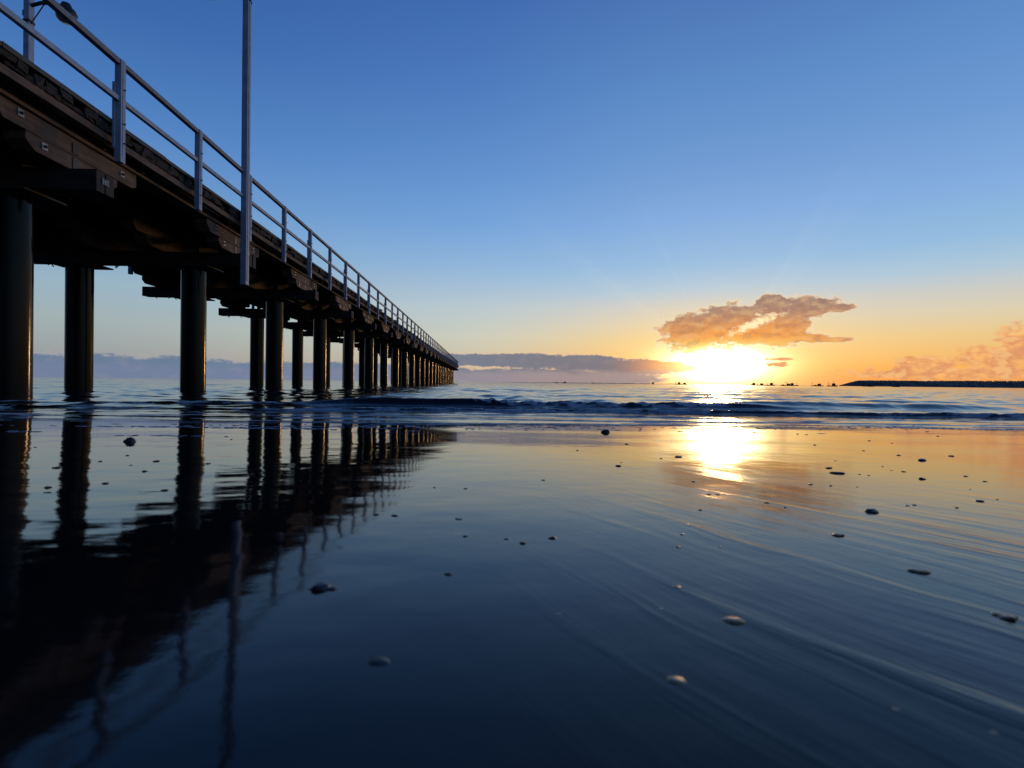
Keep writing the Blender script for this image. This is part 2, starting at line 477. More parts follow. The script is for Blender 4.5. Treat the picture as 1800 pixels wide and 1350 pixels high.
# a sparkling drained patch where the grains stand proud
pt_ = (noise(nt, mapping(nt, mapping(nt, tc, (1, 1, 1), (0, 0, R(-25.5))), (7, 2, 1)), 1, 4, .55)).step(.47, .60)
ex = (px-.62)/.30; ey = (py-1.15)/.42
drained = ((ex*ex+ey*ey)*-1).exp()*pt_
n1 = bump(nt, (speck-.5)*(drained*.82+.18), .00024, 1, n1)
nt.links.new(n1, p.inputs['Normal'])
nt.links.new((drained*.09+dry*.03+patch.step(.48, .66)*(dry*.9+.1)*.045+.014).k, p.inputs['Roughness'])

s = np.concatenate([-np.geomspace(60, .5, 30)+.35, np.linspace(-.12, 7, 420), np.geomspace(7.05, 60, 40)])
x = cols(460, 200, 3.2)
S, X = np.meshgrid(s, x, indexing='ij')
tag(grid_mesh('beach', S, X, sand_z(S, X), M['sand']), kind='structure')

# ------------------------------------------------------------------ sea
s = [3.55]
while s[-1] < 12000:
    q = s[-1]; s.append(q+(.012 if q < 7.6 else min(.012+.0035*(q-7.6)**1.25, .9*q)))
s = np.array(s)
t = cols(900, 2.4, 1.3)
S, T = np.meshgrid(s, t, indexing='ij'); X = (S+1.5)*T
DS = np.gradient(s)[:, None]; DX = (S+1.5)*abs(np.gradient(t))[None, :]
shal = np.clip((S-4.3)/4.5, .06, 1)
Z = np.zeros_like(S)
wr = np.random.default_rng(3)
wx = .5*fbm(X*.35, S*.35, 3, 41); ws = .5*fbm(X*.35+9, S*.35, 3, 51)
for i in range(46):
    lam = float(np.exp(wr.uniform(np.log(.22), np.log(5.5))))
    th = wr.normal(0, .75)+.1
    amp = .0034*lam**.85*wr.uniform(.5, 1.2)
    k = 2*np.pi/lam
    fade = np.clip((lam/np.maximum(DS, DX*abs(np.sin(th)))-2.5)/3, 0, 1)
    env = .3+1.5*np.clip(vnoise(X/(lam*3.0)+i*7, S/(lam*3.5), 60+i)+.1, 0, 1)
    ph = k*((S+ws*lam*.6)*np.cos(th)+(X+wx*lam*.6)*np.sin(th))+wr.uniform(0, 6.28)
    Z += amp*fade*env*(np.sin(ph)+.22*np.sin(2*ph+.6))*np.minimum(shal+.0, 1)*(1 if lam < 2 else np.clip((S-5)/6, 0, 1))
foam = np.zeros_like(S)
Z += .0030*fbm(X*3.2, S*13, 4, 333)*np.exp(-((S-5.1)/.9)**2)+.004*fbm(X*2.2, S*7, 4, 335)*np.exp(-((S-6.1)/.5)**2)
def wave(s0, A, back, front, rough, seed, foamy):
    """one wave: crest line s0, height A, gentle seaward back, steep shoreward face"""
    global Z, foam
    s0 = s0+.05*vnoise(X*2.3, X*0+seed, seed)+.03*rough*fbm(X*6, S*1.5, 3, seed+1)
    u = S-s0
    pr = np.where(u > 0, np.exp(-(np.abs(u)/back)**1.25), np.exp(-(np.abs(u)/front)**1.7))
    lump = 1+rough*(.40*fbm(X*12, S*4, 4, seed+2))
    Z = Z+A*pr*lump
    near = np.exp(-((u+.03)/(front*1.1))**2)
    foam = np.maximum(foam, foamy*near*np.clip(.55+1.3*fbm(X*5, S*9, 4, seed+3), 0, 1))
sm = lambda a, b, v: np.clip((v-a)/(b-a), 0, 1)**2*(3-2*np.clip((v-a)/(b-a), 0, 1))
# main breaker: left shoulder already broken, smooth face, then a crumbling crest, then a smooth hump
A = .118*(sm(-9, -3.2, X)*.35+.65*sm(-2.9, -1.7, X))*(1-.25*sm(-.3, .3, X))*(1-.22*sm(.6, 2.2, X))*(1-.9*sm(3.2, 4.4, X))
ro = .75*sm(-.7, -.2, X)*(1-.8*sm(2.6, 3.3, X))+.12+.5*(1-sm(-4, -2.4, X))
wave(6.75+.15*np.sin(X*.4), A, .6, .10, ro, 101, (.75*sm(-.75, -.35, X)*(1-sm(2.7, 3.2, X))+.55*(1-sm(-3, -1.9, X))+.12))
# swell behind on the sunny side
A = .085*sm(2.5, 4.0, X)*(1-sm(6.2, 8.2, X))+.07*sm(8.2, 9.3, X)
wave(7.35+.05*X*0, A, .7, .2, .12, 131, .12)
# spent bores in front
A = .056*(.6+.4*sm(-3, -1, X))*(.85+.35*vnoise(X*.6, X*0, 7))
wave(5.62+.12*np.sin(X*.55+1), A, .14, .05, .6, 151, .7)
A = .013*(.75+.6*vnoise(X*.8, X*0, 17))
wave(4.98+.15*np.sin(X*.7+2.5)+.06*X*0, A, .16, .045, .8, 171, .35)
wave(4.45+.2*fbm(X*.5, X*0, 3, 77), .008+0*X, .4, .03, .8, 181, .3)
# long torn foam behind the broken shoulder and in the runs between the bores
torn = np.clip(fbm(X*1.3, S*5.5, 5, 211)*2.2-.25, 0, 1)*np.exp(-((S-6.2)/.6)**2)*(1-sm(-2.6, -.8, X))
foam = np.maximum(foam, .6*torn)
torn = np.clip(fbm(X*1.6, S*7.5, 5, 221)*3.2-.45, 0, 1)*np.exp(-((S-4.7)/.55)**2)
foam = np.maximum(foam, 1.0*torn)
depth = Z-sand_z(S, X)
foam = np.maximum(foam, .75*np.exp(-(np.maximum(depth, 0)/.004)**2)*np.clip(.2+1.6*fbm(X*3, S*6, 4, 231), 0, 1))

m, nt, p = newmat('sea_water'); M['water'] = m
tc = node(nt, 'ShaderNodeTexCoord').outputs['Object']
p.inputs['Base Color'].default_value = (.004, .008, .011, 1); p.inputs['IOR'].default_value = 1.33
p.inputs['Roughness'].default_value = .10
fa = V(nt, node(nt, 'ShaderNodeAttribute', attribute_name='foam').outputs['Fac'])
fm = (fa*1.5+noise(nt, mapping(nt, tc, (1, 1.6, 1)), 34, 4, .65)-.90).step(0, .45)
sep = node(nt, 'ShaderNodeSeparateXYZ', Vector=tc)
dist = V(nt, sep.outputs[1])
far = dist.step(9, 45)
w1 = noise(nt, mapping(nt, tc, (.7, 1.5, 1), (0, 0, R(4))), 1, 5, .6)
w2 = noise(nt, mapping(nt, tc, (5, 9, 1)), 1, 3, .5)
nb = bump(nt, w1*far, .035)
nb = bump(nt, noise(nt, tc, 16, 3, .5), .0011, 1, nb)
nb = bump(nt, w2, .0015, 1, nb)
nt.links.new(nb, p.inputs['Normal'])
fo = node(nt, 'ShaderNodeBsdfPrincipled')
fo.inputs['Base Color'].default_value = (.5, .52, .55, 1); fo.inputs['Roughness'].default_value = .5
nt.links.new(bump(nt, noise(nt, tc, 60, 4, .6), .02), fo.inputs['Normal'])
mx = node(nt, 'ShaderNodeMixShader'); nt.links.new(fm.k, mx.inputs[0]); nt.links.new(p.outputs[0], mx.inputs[1]); nt.links.new(fo.outputs[0], mx.inputs[2])
nt.links.new(mx.outputs[0], nt.nodes['Material Output'].inputs[0])
sea = grid_mesh('sea', S, X, Z, M['water'], (('foam', foam),))
tag(sea, kind='structure')

# foam flecks left on the wet sand by the last wash: one uncountable scatter of tiny bubbles
m, nt, p = newmat('sea_foam'); p.inputs['Base Color'].default_value = (.34, .35, .37, 1); p.inputs['Roughness'].default_value = .25; M['foam'] = m
fm_ = MB()
def to_xy(s_, x_): return s_*VD[0]+x_*SD[0], s_*VD[1]+x_*SD[1]
def bubble(s_, x_, r):
    X_, Y_ = to_xy(s_, x_); z = float(sand_z(np.array(s_), np.array(x_)))-.0006
    n = 7; a0 = random.uniform(0, 6)
    rr = [r*random.uniform(.6, 1.3) for _ in range(n)]
    vs = [(X_+rr[i]*3*math.cos(a0+i*6.283/n), Y_+rr[i]*.6*math.sin(a0+i*6.283/n), z) for i in range(n)]
    vs += [(X_+rr[i]*1.8*math.cos(a0+i*6.283/n), Y_+rr[i]*.36*math.sin(a0+i*6.283/n), z+.0022) for i in range(n)]+[(X_, Y_, z+.003)]
    fm_.add(vs, [(i, (i+1) % n, n+(i+1) % n, n+i) for i in range(n)]+[(n+i, n+(i+1) % n, 2*n) for i in range(n)], True)
for (s0, x0, ls, lx, cnt) in ((3.1, -1.9, .02, .45, 60), (3.05, -1.45, .025, .25, 40), (3.35, -.9, .1, .5, 90), (3.5, .1, .12, .6, 60), (3.9, 1.9, .06, .35, 40), (3.55, 1.6, .03, .3, 26),
                              (3.95, 2.9, .09, .35, 60), (4.0, 3.6, .05, .6, 50), (2.6, -2.5, .02, .12, 14), (2.45, -1.65, .02, .15, 12), (3.9, -.4, .1, .9, 90), (3.2, 1.15, .02, .25, 14)):
    for i in range(cnt):
        bubble(s0+random.gauss(0, ls), x0+random.gauss(0, lx), random.choice((.004, .006, .009, .014)))
tag(fm_.build('foam', M['foam']), kind='stuff')

# ------------------------------------------------------------------ stones and shells
def lump(mb, w, flat, seed):
    import bmesh
    b = bmesh.new(); bmesh.ops.create_icosphere(b, subdivisions=3, radius=.5)
    c = np.array([v.co[:] for v in b.verts])
    r = 1+.35*vnoise(c[:, 0]*2.2+seed*3, c[:, 1]*2.2+c[:, 2]*1.7, seed)+.14*vnoise(c[:, 0]*6, c[:, 1]*6+c[:, 2]*5, seed+1)
    c = c*r[:, None]*np.array([w, w*random.uniform(.6, .9), w*flat])
    mb.add(c+np.array([0, 0, w*flat*.02]), [[v.index for v in f.verts] for f in b.faces], True); b.free()
def valve(mb, w, seed, off=(0, 0), tilt=0.):
    """half a bivalve lying hollow side down: a ribbed fan-shaped dome"""
    n, k = 22, 7; vs = []; fs = []
    for i in range(k+1):
        f = i/k
        for j in range(n):
            a = 2*math.pi*j/n
            rad = w*.5*f*(1+.12*math.cos(a))*(1+.035*math.cos(11*a)*f)
            z = w*.21*math.sqrt(max(0, 1-f*f))*(1+.03*math.cos(11*a))-.0008
            x_, y_ = rad*math.cos(a)*1.1, rad*math.sin(a)*.85
            z = max(z, 0)+x_*math.sin(tilt)
            vs.append((x_+off[0], y_+off[1], z-.0008))
    for i in range(k):
        fs += [(i*n+j, i*n+(j+1) % n, i*n+n+(j+1) % n, i*n+n+j) for j in range(n)]
    fs += [tuple(range(k*n, k*n+n))]
    mb.add(vs, fs, True)
BIG = [  # x, y, width, kind, label
 (-1.46, 2.228, .0665, 'rock', 'dark angular stone on the wet sand between the first two jetty piles\' reflections'),
 (.742, 3.016, .0441, 'rock', 'upright dark stone standing alone near the wash line between jetty and sun'),
 (.41, 1.507, .017, 'stone', 'small dark stone below the lone upright stone, on yellow-lit wet sand'),
 (.69, 1.753, .0279, 'flat', 'flat dark pebble at the edge of the sun\'s bright reflection'),
 (.496, 1.064, .0291, 'pair', 'opened pair of shells at the lower edge of the reflected cloud'),
 (.372, .684, .0157, 'pair', 'golden-lit shell pair below the reflected cloud, above the two brightest shells'),
 (.21, .537, .0098, 'shell', 'small golden shell just above the large golden-lit shell'),
 (.23, .453, .0176, 'shell', 'large flat shell lit golden on dark blue wet sand'),
 (.141, .358, .013, 'shell', 'whelk-like shell with one bright golden tip in the dark foreground sand'),
 (.534, .737, .0205, 'flat', 'pale flat shell at the end of the golden streak beyond the reflected cloud'),
 (.712, .892, .029, 'stone', 'largest dark brown pebble below the end of the reflected cloud'),
 (.995, 1.378, .0383, 'flat', 'flat dark pebble beside the reflected cloud\'s blunt end, larger of two close together'),
 (1.05, 1.484, .0223, 'stone', 'small dark pebble just behind the flat pebble at the reflected cloud\'s end'),
 (1.54, 1.698, .0357, 'stone', 'dark pebble trailing a long smooth groove in orange-lit sand'),
 (1.793, 1.849, .0217, 'stone', 'two-humped dark pebble beyond the pebble with the long groove'),
 (1.158, 1.279, .0179, 'stone', 'oval dark pebble on pale gold sand below the pebble with the long groove'),
 (1.022, .989, .021, 'flat', 'low dark pebble on rippled pale sand near the photo\'s edge'),
 (.521, .578, .0243, 'flat', 'long flat shell among blue streaked ripples'),
 (.495, .453, .0214, 'flat', 'flat pale-rimmed shell in blue ripples, closest to the photo\'s edge'),
 (3.719, 4.191, .0685, 'flat', 'low dark stone near the foam line under the headland'),
 (-.167, .544, .0331, 'clump', 'broad dark shell clump beside the lamp post\'s reflection'),
 (-.076, .391, .0154, 'shell', 'dull brown shell in the dark foreground beside the jetty\'s reflection'),
 (.105, .729, .0131, 'stone', 'dark rounded pebble of the row of four on slate-blue sand, largest of them'),
 (.059, .704, .011, 'stone', 'second largest pebble in the row of four on slate-blue sand'),
 (.038, .725, .0081, 'stone', 'smallest pebble in the row of four on slate-blue sand'),
 (-.021, .741, .0074, 'stone', 'lone small pebble at the jetty end of the row of four'),
 (-.034, .845, .0131, 'flat', 'flat dark pebble above the row of four, clear of the jetty\'s reflection'),
 (-.143, .87, .0134, 'flat', 'dark pebble at the tip of the reflected railing, larger of a pair'),
 (-.175, .879, .0116, 'flat', 'dark pebble lying inside the reflected railing posts'),
 (-.035, .581, .009, 'stone', 'dark pebble alone on blue sand below the row of four'),
 (.072, .473, .0074, 'shell', 'small pale shell fragment in dark sand, above the bluish fragment'),
 (.173, .482, .0066, 'shell', 'small grey shell fragment to one side of the large golden shell'),
 (.193, .52, .0059, 'shell', 'tiny pale shell touching the small golden shell'),
 (.065, .406, .0055, 'shell', 'tiny bluish shell fragment in the dark foreground'),
 (.224, .351, .0057, 'shell', 'faint grey shell fragment level with the golden-tipped shell'),
 (.272, .319, .0074, 'shell', 'faint flat shell low in the darkest foreground ripples'),
 (.312, .294, .0069, 'shell', 'faint shell fragment nearest the dark corner of the sand'),
 (-1.137, 1.447, .0214, 'flat', 'flat dark pebble between the reflections of the first two piles'),
]
SMALL = [(-.033,1.131,.01),(-.102,1.145,.0101),(.155,1.25,.0112),(.4,.909,.0083),(.333,.805,.0073),(.301,.744,.0068),(.27,.681,.0077),(1.228,1.415,.0149),
 (.795,1.188,.0123),(.834,1.172,.0095),(1.049,1.357,.011),(1.059,1.337,.0078),(.888,1.157,.0067),(1.256,1.528,.0107),(1.204,1.671,.0097),(1.591,1.861,.0152),(1.211,1.439,.0084),
 (1.333,1.33,.0125),(1.297,1.243,.0117),(1.14,1.127,.0053),(1.079,1.007,.0071),(.91,.925,.0087),(.829,.946,.0099),(.847,.951,.0089),(.328,.68,.0047),(.574,.932,.0086),(.563,.974,.0112),
 (1.913,2.987,.0172),(1.937,2.942,.0203),(1.547,2.286,.0158),(2.014,2.541,.0177),(1.584,2.03,.0141),(2.025,2.408,.014),(.372,1.949,.0131),(.443,1.589,.009),(.654,2.258,.0204),(.61,1.7,.0116),
 (.523,1.227,.0126),(-1.626,1.973,.0125),(-.916,1.141,.0145),(-.87,1.083,.0137),(-.835,1.193,.0152),(-1.122,1.584,.0135),(-1.146,1.733,.0148),(-.966,1.589,.0221),(-.867,1.378,.0176),
 (-.98,1.498,.0128),(-.656,1.108,.0154),(-.787,1.528,.0164),(-1.118,2.371,.0153),(3.038,3.313,.0233),(2.7,2.874,.0168)]
def ground_at(x_, y_):
    s_ = x_*VD[0]+y_*VD[1]; c_ = x_*SD[0]+y_*SD[1]
    return float(sand_z(np.array(s_), np.array(c_)))
for i, (x_, y_, w, kd, lab) in enumerate(BIG):
    q = MB(); w *= 1.12 if kd == 'shell' else .9
    if kd == 'rock': lump(q, w*(.8 if w > .05 else 1.05), .8, 300+i); mt, nm, ct = 'stone', 'stone', 'stone'
    elif kd == 'stone': lump(q, w, .4, 300+i); mt, nm, ct = 'stone', 'pebble', 'pebble'
    elif kd == 'flat': lump(q, w, .28, 300+i); mt, nm, ct = ('shell', 'shell', 'shell') if 'shell' in lab else ('stone', 'pebble', 'pebble')
    elif kd == 'clump':
        lump(q, w*.7, .4, 300+i); valve(q, w*.5, i, (w*.35, .001), .2); lump(q, w*.3, .4, 311+i); mt, nm, ct = 'stone', 'shell_clump', 'shell'
    elif kd == 'pair': valve(q, w*.5, i, (-w*.27, 0), -.15); valve(q, w*.5, i+1, (w*.27, .002), .2); mt, nm, ct = 'shell', 'seashell', 'shell'
    else: valve(q, w, i, (0, 0), random.uniform(-.15, .15)); mt, nm, ct = 'shell', 'seashell', 'shell'
    if 'dull brown' in lab: mt = 'stone'
    o = q.build(nm, M[mt]); o.location = (x_, y_, ground_at(x_, y_)); o.rotation_euler.z = random.uniform(-.4, .4)
    if mt == 'shell': o.rotation_euler = (-.19, 0, -.2)
    tag(o, lab, ct, 'stones and shells on the wet sand')
variants = []
for i in range(6):
    q = MB(); lump(q, 1., random.uniform(.28, .42), 400+i)
    variants.append(q.build('pebble', M['stone']))
used = set()
for i, (x_, y_, w) in enumerate(SMALL):
    b = variants[i % 6]
    o = b if i < 6 else b.copy()
    if i >= 6: COL.objects.link(o)
    o.location = (x_, y_, ground_at(x_, y_)); o.scale = (w*.85,)*3; o.rotation_euler.z = random.uniform(0, 6)
    if x_ < -.5: l_, g_ = 'tiny dark pebble on the wet sand among the jetty piles\' reflections', 'tiny pebbles among the pile reflections'
    elif y_ > 2.2: l_, g_ = 'tiny dark pebble on the orange-lit sand just short of the wash line', 'tiny pebbles near the wash line'
    elif x_ < .7: l_, g_ = 'tiny pebble on the sand between the jetty\'s reflection and the sun\'s', 'tiny pebbles between the two reflections'
    else: l_, g_ = 'tiny dark pebble on the pale gold sand beyond the sun\'s reflection', 'tiny pebbles beyond the sun\'s reflection'
    tag(o, l_, 'pebble', g_)

# ------------------------------------------------------------------ far things: headland, sand spit, boats, birds
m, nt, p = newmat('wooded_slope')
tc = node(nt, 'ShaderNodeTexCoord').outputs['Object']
nt.links.new(mixc(nt, noise(nt, tc, .03, 6, .6).step(.35, .65), (.07, .06, .055, 1), (.13, .105, .095, 1)), p.inputs['Base Color']); p.inputs['Roughness'].default_value = 1  # mottled woodland tone; base colour lifted to stand in for distance haze
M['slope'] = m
def polar(az, d_): return d_*math.sin(R(az)), d_*math.cos(R(az))
hd = MB(); fw = MB()
na = 260; rows = [(0, 0.), (90, .62), (220, .95), (420, 1.), (800, .0)]
def hh(f): return 34*(sm(-.01, .035, np.array(f))*.84+.16*sm(.05, .5, np.array(f)))
vs = []
for i in range(na+1):
    f = i/na; az = 36.0+f*52
    h = float(hh(f))*(1+.06*float(fbm(np.array(f*14.), np.array(.3), 3, 5)))
    for dd, k in rows:
        a, b = polar(az, 2900+dd*(.3+.7*min(1, f*8))); vs.append((a, b, h*k-.4))
n_ = len(rows)
hd.add(vs, [(i*n_+j, (i+1)*n_+j, (i+1)*n_+j+1, i*n_+j+1) for i in range(na) for j in range(n_-1)], True)
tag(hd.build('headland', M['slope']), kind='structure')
for i in range(3600):
    f = random.random()**1.2; az = 36.05+f*50
    h = float(hh(f))
    dd = random.uniform(0, 420); k = float(np.interp(dd, [0, 90, 220, 420], [0, .62, .95, 1.]))
    a, b = polar(az, 2900+dd*(.3+.7*min(1, f*8))); r = random.uniform(1.5, 4)*(.5+.5*min(1, f*12)); z = h*k
    n = 6; a0 = random.uniform(0, 6)
    vs = [(a+r*random.uniform(.7, 1.2)*math.cos(a0+j*6.283/n), b+r*random.uniform(.7, 1.2)*math.sin(a0+j*6.283/n), z+r*.25) for j in range(n)]
    vs += [(a+random.uniform(-1, 1), b, z+r*random.uniform(.5, 1.05)), (a, b, z-r*.4)]
    fw.add(vs, [(j, (j+1) % n, n) for j in range(n)]+[((j+1) % n, j, n+1) for j in range(n)])
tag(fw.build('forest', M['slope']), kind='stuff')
sp = MB(); vs = []
na = 300
for i in range(na+1):
    f = i/na; az = 1.0+f*33.5
    h = (1.0+.7*float(fbm(np.array(f*60.), np.array(.7), 4, 8)))*min(1, f*6, (1-f)*8)
    for dd, k in ((0, 0), (14, 1), (40, .8), (60, 0)):
        a, b = polar(az, 1150+dd); vs.append((a, b, max(.02, h)*k-.03))
sp.add(vs, [(i*4+j, (i+1)*4+j, (i+1)*4+j+1, i*4+j+1) for i in range(na) for j in range(3)], True)
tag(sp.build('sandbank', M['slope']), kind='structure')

def boat(kind):
    q = MB()
    def hull(L, W, H):
        st = [(-.5, .75, .9), (-.2, 1, .85), (.15, .95, .9), (.38, .6, 1.05), (.5, .04, 1.25)]
        vs = []
        for a, b, c in st: vs += [(a*L, -b*W/2, H*c), (a*L*.96, -b*W*.3, 0), (a*L*.96, b*W*.3, 0), (a*L, b*W/2, H*c)]
        fs = []
        for i in range(len(st)-1): fs += [(i*4+k, i*4+4+k, i*4+5+k, i*4+1+k) for k in range(3)]+[(i*4+3, i*4+7, i*4+4, i*4)]
        fs += [(0, 1, 2, 3), (16, 19, 18, 17)]
        q.add(vs, fs)
    c = MB(); ms = MB()
    if kind == 0:
        hull(6, 2.1, .75); c.box(-1.2, 1.1, -.7, .7, .68, 1.7); c.box(-1.4, 1.4, -.8, .8, 1.702, 1.8); ms.cyl((-.6, 0, 1.8), (-.6, 0, 3.4), .10, .07, 6)
    elif kind == 1:
        hull(5, 1.9, .6); c.prism_yz([(-.5, .54), (.5, .54), (.45, 1.1), (-.45, 1.1)], 0.1, 1.2); ms.cyl((-.9, 0, .5), (-1.1, 0, 3.0), .11, .08, 6); ms.cyl((-1.1, .0, 2.6), (-2.0, 0, 1.6), .08, .06, 6)
    else:
        hull(7, 2.3, .8); c.box(.0, 1.9, -.8, .8, .74, 2.0); c.box(-.3, 2.1, -.9, .9, 2.002, 2.12); ms.cyl((1, 0, 2.1), (1, 0, 3.9), .10, .07, 6); ms.cyl((-2.2, 0, .7), (-2.6, 0, 3.1), .12, .08, 6); ms.cyl((-2.2, 0, .7), (-1.2, 0, 2.3), .09, .07, 6)
    t = empty('fishing_boat')
    q.build('hull', M['boat'], t); c.build('cabin', M['boat'], t); ms.build('mast', M['boat'], t)
    return t
protos = [boat(0), boat(1), boat(2)]
BOATS = [ # azimuth, distance, kind, heading, label
 (8.44, 520, 1, .3, 'tiny dark boat far out, first beyond the jetty\'s end'),
 (9.3, 540, 0, 2.9, 'tiny dark boat just beside the first boat beyond the jetty\'s end'),
 (12.46, 560, 1, .2, 'lone tiny dark boat far out under the grey cloud bank'),
 (18.83, 430, 0, 1.4, 'tiny dark boat seen end on where the orange glow starts'),
 (21.4, 420, 2, .2, 'dark masted boat at the jetty side of the sun\'s glare, larger of two together'),
 (22.05, 430, 0, 3.0, 'smaller dark boat touching the masted boat at the glare\'s edge'),
 (23.75, 470, 1, .4, 'tiny low boat directly below the sun\'s glare'),
 (24.9, 440, 1, 1.2, 'tiny upright boat at the sunlit horizon straight under the cloud\'s middle'),
 (28.81, 400, 2, 2.8, 'dark boat with raised bow gear, first past the sun\'s glare'),
 (29.43, 410, 0, .3, 'low dark boat second past the sun\'s glare'),
 (30.19, 380, 2, .2, 'tall-cabined dark boat third past the sun\'s glare'),
 (31.4, 370, 1, 2.7, 'dark boat with a tall leaning mast, midway between the sun and headland'),
 (31.8, 385, 0, .4, 'low dark boat tucked between two masted boats midway to the headland'),
 (32.24, 380, 2, 3.0, 'dark boat ending the group of three midway to the headland'),
 (33.97, 400, 1, .3, 'small masted boat, outer of two before the headland\'s tip'),
 (34.39, 380, 0, 2.9, 'dark cabin boat, inner of two before the headland\'s tip'),
 (35.45, 360, 2, .2, 'dark boat with gear at both ends just off the headland\'s tip'),
 (38.07, 500, 1, .1, 'tiny low boat against the headland, first of a pair'),
 (38.42, 480, 0, 3.0, 'tiny low boat against the headland, second of a pair'),
 (40.3, 460, 0, .3, 'lone tiny boat against the dark headland'),
]
seen = set()
for az, dd, kd, hdg, lab in BOATS:
    o = protos[kd] if kd not in seen else copy_tree(protos[kd])
    seen.add(kd)
    a, b = polar(az, dd); o.location = (a, b, -.08); o.rotation_euler.z = hdg-R(az); o.scale = (.82, .82, .9)
    tag(o, lab, 'boat', 'boats anchored along the horizon')
def gull():
    q = MB()
    vs = [(0, -.2, 0), (.03, -.02, .03), (.03, .1, .02), (0, .22, .0), (-.03, .1, .02), (-.03, -.02, .03), (0, 0, -.035)]
    q.add(vs, [(0, 1, 6), (1, 2, 6), (2, 3, 6), (3, 4, 6), (4, 5, 6), (5, 0, 6), (0, 5, 1), (5, 4, 2, 1), (4, 3, 2)], True)
    for s_ in (1, -1):
        q.add([(s_*.02, .1, .02), (s_*.02, -.04, .02), (s_*.28, .08, .10), (s_*.28, -.03, .10), (s_*.55, -.06, .03), (s_*.02, .03, .035), (s_*.28, .03, .115)],
              [(0, 2, 6, 5), (5, 6, 3, 1), (2, 4, 6), (6, 4, 3), (0, 1, 3, 2), (2, 3, 4)], True)
    return q.build('seabird', M['bird'])
g0 = gull()
for i, (az, el, dd, lab) in enumerate(((-25.9, 3.3, 170, 'lone tiny seabird high between two jetty piles'), (-25.1, .62, 240, 'tiny seabird low over the water between jetty piles'),
                                       (-24.7, .66, 240, 'tiny seabird low over the water between jetty piles'), (-24.2, .62, 240, 'tiny seabird low over the water between jetty piles'))):
    o = g0 if i == 0 else g0.copy()
    if i: COL.objects.link(o)
    a, b = polar(az, dd); o.location = (a, b, .33+dd*math.tan(R(el))); o.rotation_euler = (random.uniform(-.3, .3), random.uniform(-.4, .4), random.uniform(-1, 1))
    tag(o, lab, 'bird', None if i == 0 else 'birds low over the sea')

# ------------------------------------------------------------------ sky
W = bpy.data.worlds.new('World'); sc.world = W; W.use_nodes = True
nt = W.node_tree; bg = nt.nodes['Background']
sky = node(nt, 'ShaderNodeTexSky'); sky.sky_type = 'NISHITA'; sky.sun_disc = False
sky.sun_elevation = R(SUN_EL); sky.sun_rotation = R(SUN_AZ); sky.air_density = 1.0; sky.dust_density = 1.0; sky.ozone_density = 2.0
g = node(nt, 'ShaderNodeTexCoord').outputs['Generated']
sp_ = node(nt, 'ShaderNodeSeparateXYZ', Vector=g)
dx, dy, dz = (V(nt, sp_.outputs[i]) for i in range(3))
az = dx.m('ARCTAN2', dy)*57.29578
el = dz.mn(1.).mx(-1.).m('ARCSINE')*57.29578
elp = el.mx(0.)
fac = (elp*(1/90)).m('SQRT')
def ramp(stops):
    n = nt.nodes.new('ShaderNodeValToRGB'); nt.links.new(fac.k, n.inputs[0]); r = n.color_ramp
    r.interpolation = 'LINEAR'
    while len(r.elements) < len(stops): r.elements.new(.5)
    for e, (deg, c) in zip(r.elements, stops): e.position = math.sqrt(deg/90); e.color = srgb(*c)
    return n.outputs[0]
away = ramp([(0, (150,150,160)), (2, (160,165,168)), (5, (168,183,186)), (8.3, (158,187,205)), (14, (122,167,212)), (22, (84,135,202)), (30, (58,107,178)), (40, (42,88,158)), (60, (34,72,138)), (90, (24,54,112))])
mid = ramp([(0, (206,170,148)), (2, (214,196,166)), (5, (210,212,196)), (8.3, (192,208,216)), (12.5, (152,190,228)), (17, (120,170,228)), (22, (102,152,216)), (29, (82,131,201)), (37, (64,110,184)), (60, (40,82,150)), (90, (26,58,118))])
sunw = ramp([(0, (248,152,80)), (2, (252,184,98)), (4.5, (242,206,142)), (6.5, (226,213,184)), (8.3, (208,210,206)), (10, (178,206,226)), (12.5, (150,194,232)), (17, (131,177,232)), (22, (112,160,220)), (29, (93,143,206)), (37, (75,119,187)), (60, (44,86,156)), (90, (28,62,124))])
daz = az-SUN_AZ
adaz = daz.m('WRAP', 180., -180.)
left_ = adaz.mn(0.)*-1
right_ = adaz.mx(0.)
off = left_.mx(right_-28.)
c = mixc(nt, off.step(4, 30), sunw, mid)
c = mixc(nt, off.step(20, 66), c, away)
c = mixc(nt, adaz.m('ABSOLUTE').step(82, 135)*.95, c, ramp([(0, (52,62,88)), (5, (46,62,98)), (20, (26,56,110)), (45, (18,46,98)), (90, (16,44,100))]))
# a share of the physical sky
nish = mixc(nt, 1., sky.outputs[0], (.1, .1, .1, 1), 'MULTIPLY')
c = mixc(nt, .12, c, nish)
# glow round the veiled sun
def gauss(a0, e0, ra, re): 
    u = (az-a0)/ra; v = (el-e0)/re
    return ((u*u+v*v)*-1).exp()
c = mixc(nt, elp.step(2.4, 0.)*.8*gauss(34, 0, 16, 60), c, srgb(250, 158, 78))
halo = gauss(SUN_AZ, 2.4, 8.5, 4.4)
c = mixc(nt, halo*.8, c, srgb(255, 224, 150))
core = gauss(SUN_AZ-.4, 2.1, 4.1, 1.5)
core2 = gauss(SUN_AZ, 1.7, 5.8, 2.6)
def addc(a, f, col):
    n = nt.nodes.new('ShaderNodeVectorMath'); n.operation = 'SCALE'; n.inputs[0].default_value = col[:3]; nt.links.new(f.k, n.inputs['Scale'])
    n2 = nt.nodes.new('ShaderNodeVectorMath'); n2.operation = 'ADD'; nt.links.new(a, n2.inputs[0]); nt.links.new(n.outputs[0], n2.inputs[1])
    return n2.outputs[0]
core3 = gauss(SUN_AZ-.2, 2.2, 2.2, .95)
